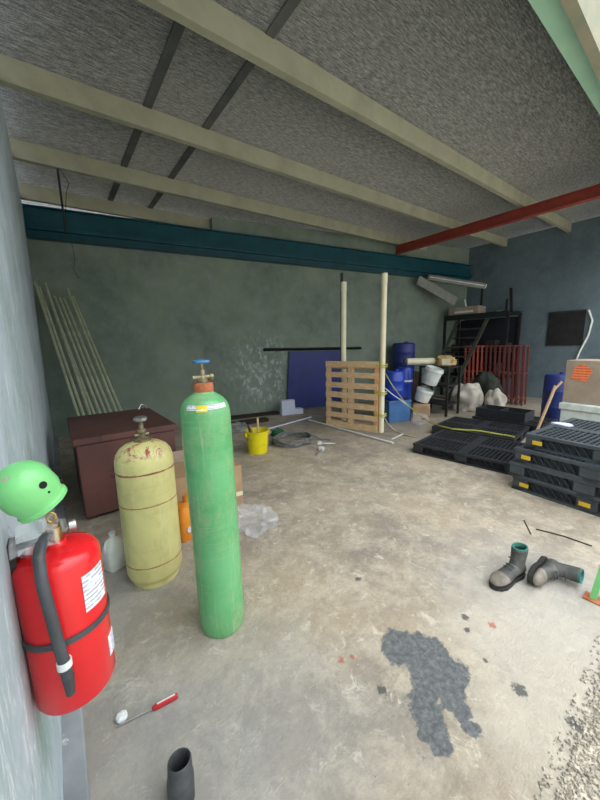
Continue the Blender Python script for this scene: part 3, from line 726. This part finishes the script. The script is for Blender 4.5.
# ------------------------------------------------------------------ ladder and high rack
t = thing('ladder', 'dark steel ladder leaning against the tall rack', 'ladder')
rb, rt = V((6.93, 3.70, 0)), V((8.93, 3.74, 2.08)); lb_, lt = V((7.05, 4.35, 0)), V((8.93, 4.50, 2.08))
for a, b in ((rb, rt), (lb_, lt)):
    m_, L = align(a, b); MB().box(-.02, .02, -.04, .04, 0, L, m_).build('rail', 'rail', t, smooth=False)
for k in range(1, 9):
    f = k / 9; MB().tube([rb.lerp(rt, f), lb_.lerp(lt, f)], .02, 8).build('rung', 'rail', t)
RK = rack('tall_rack', 'tall dark steel rack full of odds and ends in the right rear corner', 9.02, 9.80, 3.30, 4.90, (.6, 1.25, 2.22), 2.23, .06)
MB().box(-.41, -.39, -.80, .80, 2.12, 2.26).build('front_rail', 'darksteel', RK, smooth=False)
t = thing('storage_box', 'greyish flat box on the left end of the tall rack', 'box', (9.25, 4.45, 2.225), (0, 0, 0))
MB().box(-.2, .25, -.42, .38, 0, .24).build('carton', 'cartong', t, bevel=.006); MB().box(-.21, -.203, -.3, .2, .08, .13).build('label', 'white', t, smooth=False)
for i, (y, z0, l, lb) in enumerate([(3.95, 2.265, .2, 'small white part on the front edge of the tall rack, left one of two'), (3.52, 2.265, .12, 'small white plastic part near the right end of the tall rack')]):
    o = MB().box(-.03, .03, -l / 2, l / 2, 0, .05).build('white_part', 'white', bevel=.01); o.location = (9.07, y, 2.222); tag(o, lb, 'plastic part')
o = MB().tube([(0, 0, 0), (-.02, .04, .2)], .022, 8).build('white_bottle', 'white'); o.location = (9.2, 4.42, 2.467); tag(o, 'slim white upright bottle on the flat box of the tall rack', 'bottle')
for i in range(5):
    y = 3.45 + .31 * i; hgt = (.22, .3, .16, .26, .2)[i]
    o = MB().box(-.14, .14, -.12, .12, 0, hgt).build('storage_tub', ('darksteel', 'darkwood', 'blackpl', 'darksteel', 'darkwood')[i], bevel=.01); o.location = (9.4, y, 1.251)
    tag(o, ['small dark tub at the right end of the rack\'s middle shelf', 'tall dark tub second from the right on the rack\'s middle shelf', 'lowest black tub at the centre of the rack\'s middle shelf', 'dark tub second from the left on the rack\'s middle shelf', 'small brown dark tub at the left end of the rack\'s middle shelf'][i], 'tub', 'tubs on the middle shelf of the tall rack')
t = thing('steel_stand', 'small dark upright steel stand at the right end of the tall rack', 'stand', (9.45, 3.45, 2.222))
MB().box(-.1, .1, -.28, .12, 0, .03).build('base', 'darksteel', t, smooth=False)
MB().box(-.02, .02, -.10, -.04, .03, .62, T(rx=-.10)).build('post', 'darksteel', t, smooth=False)
MB().box(-.02, .02, .04, .08, .03, .36).build('post', 'darksteel', t, smooth=False)
o = MB().box(-.01, .01, -.76, .76, 0, 1.45).build('shade_sheet', 'bluedark', smooth=False); o.location = (9.86, 4.10, .7); tag(o, 'dark navy sheet added as shade behind the tall rack', 'shade sheet')  # added dark sheet, stands in for the shade behind the rack
# pale battens resting on the rack
m_, L = align((9.0, 4.62, 2.62), (7.9, 5.1, 3.16))
t = thing('pale_board', 'pale flat board sloping up from the tall rack to the teal girder', 'board'); t.matrix_world = m_
MB().box(-.12, .12, -.012, .012, 0, L).build('board', 'palegrey', t, bevel=.003)
m_, L = align((9.3, 4.02, 2.96), (8.2, 5.0, 3.24))
t = thing('light_fitting', 'long pale strip light fitting lying above the sloping board', 'light fitting'); t.matrix_world = m_
MB().rings([[(x * .07, y * .05, z) for x, y in ((-1, -.6), (-.6, -1), (.6, -1), (1, -.6), (1, 1), (-1, 1))] for z in (0, L)]).build('housing', 'palegrey', t)
MB().box(-.05, .05, -.04, .04, -.03, 0).build('end_cap', 'white', t)
MB().tube([(0, -.066, .04), (0, -.066, L - .04)], .013, 10).build('lamp_tube', 'white', t)
m_, L = align((9.27, 4.06, 2.222), (9.27, 4.06, 2.90))
tag(MB().box(-.02, .02, -.02, .02, 0, L, m_).build('prop_post', 'darksteel'), 'thin dark prop standing on the tall rack under the strip light fitting', 'post')

# ------------------------------------------------------------------ red frames
def steel_grille(m):
    t = thing('steel_grille', 'red painted steel tube frame standing in the row by the right wall', 'grille', group='red frames beside the right wall')
    q = .017
    for x in (0, .28): MB().box(x - q, x + q, -q, q, 0, 1.42).build('upright', m, t, smooth=False)
    for z in (.12, .74, 1.385): MB().box(q, .28 - q, -q, q, z, z + .03).build('cross_bar', m, t, smooth=False)
    return t
f0 = steel_grille('redframe'); f1 = steel_grille('redframed')
N = 14
for i in range(N):
    y = 4.06 - i * .103
    if i == 0: o = f0
    elif i == 5: o = f1
    else: o = dup(f0 if i < 5 else f1)
    o.location = (8.66, y, 0); o.rotation_euler = (-.03, 0, .06)
    o['label'] = 'bright red frame in the left part of the row by the right wall' if i < 5 else 'dull red frame in the right part of the row by the right wall'
f0['label'] = 'bright red frame in the left part of the row by the right wall'

# ------------------------------------------------------------------ sacks and cloth
o = MB().blob((0, 0, 0), (.30, .26, .34), .5, 1.5, 31, 40, 24).build('white_sack', 'sack'); o.location = (7.30, 3.36, .22); tag(o, 'lumpy off white sack on the floor just right of the ladder foot', 'sack')
o = MB().blob((0, 0, 0), (.19, .17, .27), .5, 1.6, 35, 40, 24).build('white_sack', 'sack'); o.location = (7.40, 2.80, .19); tag(o, 'folded white sack on the floor in front of the red frames', 'sack')
o = MB().box(-.22, .22, -.28, .28, 0, .34).build('dark_carton', 'darkwood', bevel=.02); o.location = (9.40, 3.8, .601); tag(o, 'dark carton on the lowest shelf of the tall rack', 'box')
o = MB().blob((0, 0, 0), (.24, .28, .44), .45, 1.8, 38, 40, 24).build('dark_cloth', 'darkcloth'); o.location = (8.0, 3.30, .33); tag(o, 'heap of dark green cloth piled behind the two white sacks', 'cloth')
# ------------------------------------------------------------------ plastic pallets
def plastic_pallet(m, label, L=1.18, W=1.05, Hh=.135, tabs=()):
    t = thing('plastic_pallet', label, 'pallet')                  # x: 0..W (depth), y: -L..0, the face towards the opening is x=0
    d = MB()
    zt = Hh; e = .05
    d.box(0, W, -L, 0, zt - .03, zt - .022)
    for x in (0, W * .5 - .06, W - e): d.box(x, x + (e if x != W * .5 - .06 else .12), -L, 0, zt - .022, zt)
    for y in (-L, -L * .5 - .06, -e): d.box(e, W * .5 - .06, y, y + (.12 if y == -L * .5 - .06 else e), zt - .022, zt - .001).box(W * .5 + .06, W - e, y, y + (.12 if y == -L * .5 - .06 else e), zt - .022, zt - .001)
    for i in range(1, 24):
        y = -L + e + i * (L - 2 * e) / 24
        if abs(y + L * .5) < .07: continue
        d.box(e, W * .5 - .06, y - .006, y + .006, zt - .022, zt - .004).box(W * .5 + .06, W - e, y - .006, y + .006, zt - .022, zt - .004)
    for i in range(1, 6):
        x = e + i * (W * .5 - .06 - e) / 6
        for dx in (0, W * .5 + .01): d.box(x + dx - .004, x + dx + .004, -L + e, -e, zt - .022, zt - .006)
    d.build('deck', m, t, smooth=False)
    b = MB()
    for x in (0, W * .5 - .05, W - .1): b.box(x, x + .1, -L, 0, 0, .022)
    for y in (-L, -L * .5 - .06, -.1): b.box(0, W, y, y + .1, .001, .021)
    b.build('base_frame', m, t, smooth=False)
    for x in (0, W * .5 - .06, W - .12):
        for y in (-L, -L * .5 - .08, -.14):
            w = .16 if y == -L * .5 - .08 else .14
            MB().box(x + .004, x + .12 - .004, y + .003, y + w - .003, .02, zt - .028).build('foot_block', m, t, smooth=False, bevel=.012)
    r = MB()
    for y0, y1 in ((-L + .15, -L * .5 - .09), (-L * .5 + .09, -.15)):
        for k in range(6):
            y = y0 + (y1 - y0) * (k + .5) / 6
            r.add([(.03, y - .02, .022), (.03, y - .012, .022), (.03, y + .03, zt - .05), (.03, y + .022, zt - .05), (.06, y - .02, .022), (.06, y - .012, .022), (.06, y + .03, zt - .05), (.06, y + .022, zt - .05)],
                  [(0, 1, 2, 3), (7, 6, 5, 4), (0, 4, 5, 1), (1, 5, 6, 2), (2, 6, 7, 3), (3, 7, 4, 0)])
        r.box(.062, .068, y0 - .02, y1 + .02, .022, zt - .03)
    r.build('pocket_ribs', m, t, smooth=False)
    for y in tabs: MB().box(-.004, .004, y - .08, y, .05, .088).build('marker_tab', 'yellowtab', t, smooth=False)['label'] = 'yellow marker tab'
    return t
t = plastic_pallet('blackpl', 'black plastic pallet flat on the floor, nearest of the loose ones', L=1.25, W=1.0); t.location = (3.84, 2.46, 0); t.rotation_euler = (0, 0, .12)
t = plastic_pallet('blackpl', 'black plastic pallet flat on the floor just behind the nearest loose one', W=1.0); t.location = (4.90, 2.80, 0); t.rotation_euler = (0, 0, .12)
t = plastic_pallet('blackpl', 'black plastic pallet at the rear, raised in front of the white sacks', L=1.1, W=.8); t.location = (6.12, 2.70, 0.001); t.rotation_euler = (0, 0, 0)
t = thing('plastic_crate', 'low black plastic crate on the rear pallet in front of the white sacks', 'crate', (6.2, 2.85, .137))
MB().box(0, .45, -.8, 0, 0, .02).box(0, .02, -.8, 0, .02, .16).box(.43, .45, -.8, 0, .02, .16).box(.02, .43, -.8, -.78, .02, .16).box(.02, .43, -.02, 0, .02, .16).box(.02, .43, -.41, -.39, .02, .16).build('crate_body', 'blackpl', t, smooth=False)
t.location = (6.2, 2.68, .137)
labs = ['bottom one of the four stacked grey plastic pallets', 'second pallet from the bottom of the grey plastic stack', 'third pallet from the bottom of the grey plastic stack', 'topmost of the four stacked grey plastic pallets']
for k, (dx, dy, rz, tabs) in enumerate([(0, 0, -.10, (-.07, -.55)), (-.03, .03, -.09, ()), (-.02, .0, -.12, (-.07,)), (.05, -.06, -.10, (-.07,))]):
    t = plastic_pallet('greypl', labs[k], L=1.2, W=1.15, Hh=.147, tabs=tabs); t.location = (3.63 + dx, 1.16 + dy, .148 * k); t.rotation_euler = (0, 0, rz); t['group'] = 'stacked grey plastic pallets'
o = MB().blob((0, 0, 0), (.06, .09, .012), .4, 3, 2).build('paper_scrap', 'foam'); q = F(562, 425, .593); o.location = (q.x, q.y, .593 + .009); tag(o, 'pale paper scrap on top of the stacked grey pallets', 'scrap')

# foam slab, carton, drum, stick behind the stack
t = thing('foam_box', 'pale foam box behind the grey pallet stack, under the carton', 'box', (5.55, 1.27, 0), (0, 0, -.12))
MB().box(0, .75, -.95, 0, 0, .56).build('base', 'foamg', t, bevel=.01); MB().box(-.02, .77, -.97, .02, .56, .65).build('lid', 'foamg', t, bevel=.01)
t = thing('cardboard_box', 'grey brown carton with an orange label on the pale foam box', 'box', (5.62, 1.28, .652), (.10, 0, -.12))
t.rotation_euler = (-.0, 0, -.12)
MB().box(0, .5, -.62, 0, 0, .58).build('carton', 'cartong', t, bevel=.006)
lbm = MB(); pts = [(-.10, .50), (-.20, .535), (-.29, .45), (-.24, .30), (-.07, .33)]
lbm.add([(-.003, y, z) for y, z in pts] + [(0, y, z) for y, z in pts], [tuple(range(5)), tuple(reversed(range(5, 10)))] + [(k, (k + 1) % 5, (k + 1) % 5 + 5, k + 5) for k in range(5)])
lbm.build('orange_label', 'printorange', t, smooth=False)['label'] = 'bright orange printed label'
drum((7.3, 1.72, 0), .24, .9, 'bluepanel', 'blue drum standing in the shade behind the labelled carton')
t = thing('wooden_stick', 'pale forked stick leaning behind the grey pallet stack', 'stick')
MB().tube([(5.36, 1.52, 0), (5.32, 1.30, .9)], .02, 8).build('shaft', 'wood', t); MB().tube([(5.323, 1.315, .84), (5.33, 1.24, .96)], .014, 8).build('fork', 'wood', t)

# right wall items
t = thing('wall_board', 'dark square board fixed on the right wall', 'board', (XR, 2.42, 1.38))
MB().box(-.03, 0, -.36, .36, 0, .84).build('panel', 'darksteel', t, smooth=False); MB().box(-.045, -.03, -.36, .36, .80, .84).build('frame_top', 'blackpl', t, smooth=False)
tag(MB().tube([(XR - .02, 2.02, 2.2), (XR - .03, 1.93, 1.95), (XR - .03, 1.97, 1.6), (XR - .03, 2.1, 1.2), (XR - .03, 2.15, .9)], .022, 8).build('white_hose', 'whitedirty'), 'white hose hanging beside the dark board on the right wall', 'hose')

# ------------------------------------------------------------------ boots
def boot(label, loc, rot, s=1.0):
    t = thing('work_boot', label, 'boot', loc, rot)
    def ring(x, w, zb, zt, n=20):
        return [(x, w * math.cos(a), (zb + zt) / 2 + (zt - zb) / 2 * math.sin(a)) for a in [2 * PI * k / n for k in range(n)]]
    MB().rings([ring(-.005, .02, .03, .07), ring(.01, .034, .02, .10), ring(.05, .038, .02, .115), ring(.10, .037, .02, .115), ring(.14, .042, .02, .098), ring(.18, .048, .02, .08), ring(.20, .049, .02, .074)]).build('upper', 'leather', t)
    MB().rings([ring(.196, .05, .02, .078), ring(.23, .05, .02, .078), ring(.26, .042, .02, .07), ring(.28, .028, .024, .056), ring(.287, .012, .03, .044)]).build('toe_cap', 'toe', t)
    def sh(cx, cz, a, b, n=24, r=1): return [(cx + a * math.cos(q) * r, b * math.sin(q) * r, cz) for q in [2 * PI * k / n for k in range(n)]]
    rings = [sh(.055, .05, .055, .036), sh(.058, .09, .06, .038), sh(.05, .12, .052, .038), sh(.045, .16, .052, .041), sh(.043, .20, .055, .043), sh(.043, .203, .049, .038), sh(.045, .16, .045, .035), sh(.05, .12, .04, .03)]
    MB().rings(rings).build('shaft', 'leather', t)
    MB().rings([sh(.043, .196, .048, .037), sh(.043, .212, .053, .041), sh(.043, .212, .045, .034), sh(.043, .19, .042, .031)], cap=False).build('lining', 'lining', t)['label'] = 'teal lining at the collar'
    def so(z, k): 
        out = []
        for (x, w) in ((-.012, .0), (0, .027), (.03, .038), (.08, .037), (.12, .036), (.17, .047), (.22, .052), (.26, .043), (.285, .024), (.294, 0)): out.append((x, w * k, z))
        return out + [(x, -y, z) for (x, y, z_) in reversed(out[1:-1])]
    MB().rings([so(0, .97), so(.008, 1), so(.026, 1)]).build('sole', 'sole', t, smooth=False)
    mb = MB()
    for k in range(5):
        x = .15 - .022 * k; z = .102 + .022 * k if k > 1 else .101 + .008 * k
        x = min(x, .105) if k > 2 else x
        mb.tube([(x, -.028, z - .004), (x + .005, 0, z + .008), (x, .028, z - .004)], .0035, 6)
    mb.build('laces', 'black', t)
    return t
p = F(521, 574)
boot('worn grey work boot standing upright near the threshold', (p.x + .0, p.y, 0), (0, 0, math.radians(168)))
p = F(542, 566)
t = boot('worn grey work boot tipped on its side, right of the standing one', (p.x + .0, p.y - .0, .05), (math.radians(-84), 0, math.radians(180)))

# small debris
a, b = F(524, 520, .004), F(531, 534, .004); tag(MB().tube([a, b], .004, 6).build('twig', 'darkwood'), 'short thin twig on the floor behind the boots', 'twig')
a, b = F(536, 529, .005), F(592, 546, .005); tag(MB().tube([a, a.lerp(b, .5) + V((.02, 0, 0)), b], .005, 6).build('twig', 'darkwood'), 'long thin twig on the floor below the grey pallet stack', 'twig')
t = thing('green_post', 'light green steel post at the right edge of the doorway', 'post', (2.35, .285, 0))
MB().box(-.015, .015, -.015, .015, 0, 1.0, T(0, 0, 0, .10, .05, 0)).build('upright', 'capgreen', t, smooth=False); MB().box(-.04, .04, -.04, .04, 0, .008).build('foot_plate', 'rust', t, smooth=False)

# ------------------------------------------------------------------ gravel outside
mb = MB()
for k in range(7500):
    x = random.uniform(.7, 2.9); y = .15 - abs(random.gauss(0, .16)) + .012 * random.random(); 
    if k % 12 == 0: y = .15 + random.random() ** 2 * .06
    r = random.uniform(.003, .009); z = -.025 if y < .15 else 0
    m_ = Matrix.Translation((x, y, z + r * .5)) @ Euler((random.random() * 6, random.random() * 6, random.random() * 6)).to_matrix().to_4x4()
    vs = [(r, 0, 0), (-r * .9, 0, 0), (0, r * .8, 0), (0, -r, 0), (0, 0, r * .7), (0, 0, -r * .7)]
    vs = [(a + random.uniform(-.2, .2) * r, b + random.uniform(-.2, .2) * r, c + random.uniform(-.2, .2) * r) for a, b, c in vs]
    mb.add(vs, [(0, 2, 4), (2, 1, 4), (1, 3, 4), (3, 0, 4), (2, 0, 5), (1, 2, 5), (3, 1, 5), (0, 3, 5)], m_)
o = mb.build('gravel', 'stone', smooth=False); tag(o, 'loose crushed gravel along the outer edge of the concrete floor', 'gravel', kind='stuff')

# ------------------------------------------------------------------ light
w = bpy.data.worlds.new('overcast'); bpy.context.scene.world = w; w.use_nodes = True
nt = w.node_tree; bg = nt.nodes['Background']
tcw = nt.nodes.new('ShaderNodeTexCoord'); sx = nt.nodes.new('ShaderNodeSeparateXYZ'); nt.links.new(tcw.outputs['Generated'], sx.inputs[0])
mr = nt.nodes.new('ShaderNodeMapRange'); nt.links.new(sx.outputs['Z'], mr.inputs['Value'])
mr.inputs['From Min'].default_value = 0; mr.inputs['From Max'].default_value = .9; mr.inputs['To Min'].default_value = .45; mr.inputs['To Max'].default_value = 2.3
nt.links.new(mr.outputs['Result'], bg.inputs['Strength']); bg.inputs['Color'].default_value = (.95, .98, 1.0, 1)
s = bpy.context.scene
s.view_settings.view_transform = 'Standard'; s.view_settings.look = 'None'; s.view_settings.gamma = 1; s.view_settings.use_curve_mapping = False
s.view_settings.exposure = 1.12
s.cycles.max_bounces = 10; s.cycles.diffuse_bounces = 6; s.cycles.glossy_bounces = 5; s.cycles.transparent_max_bounces = 12
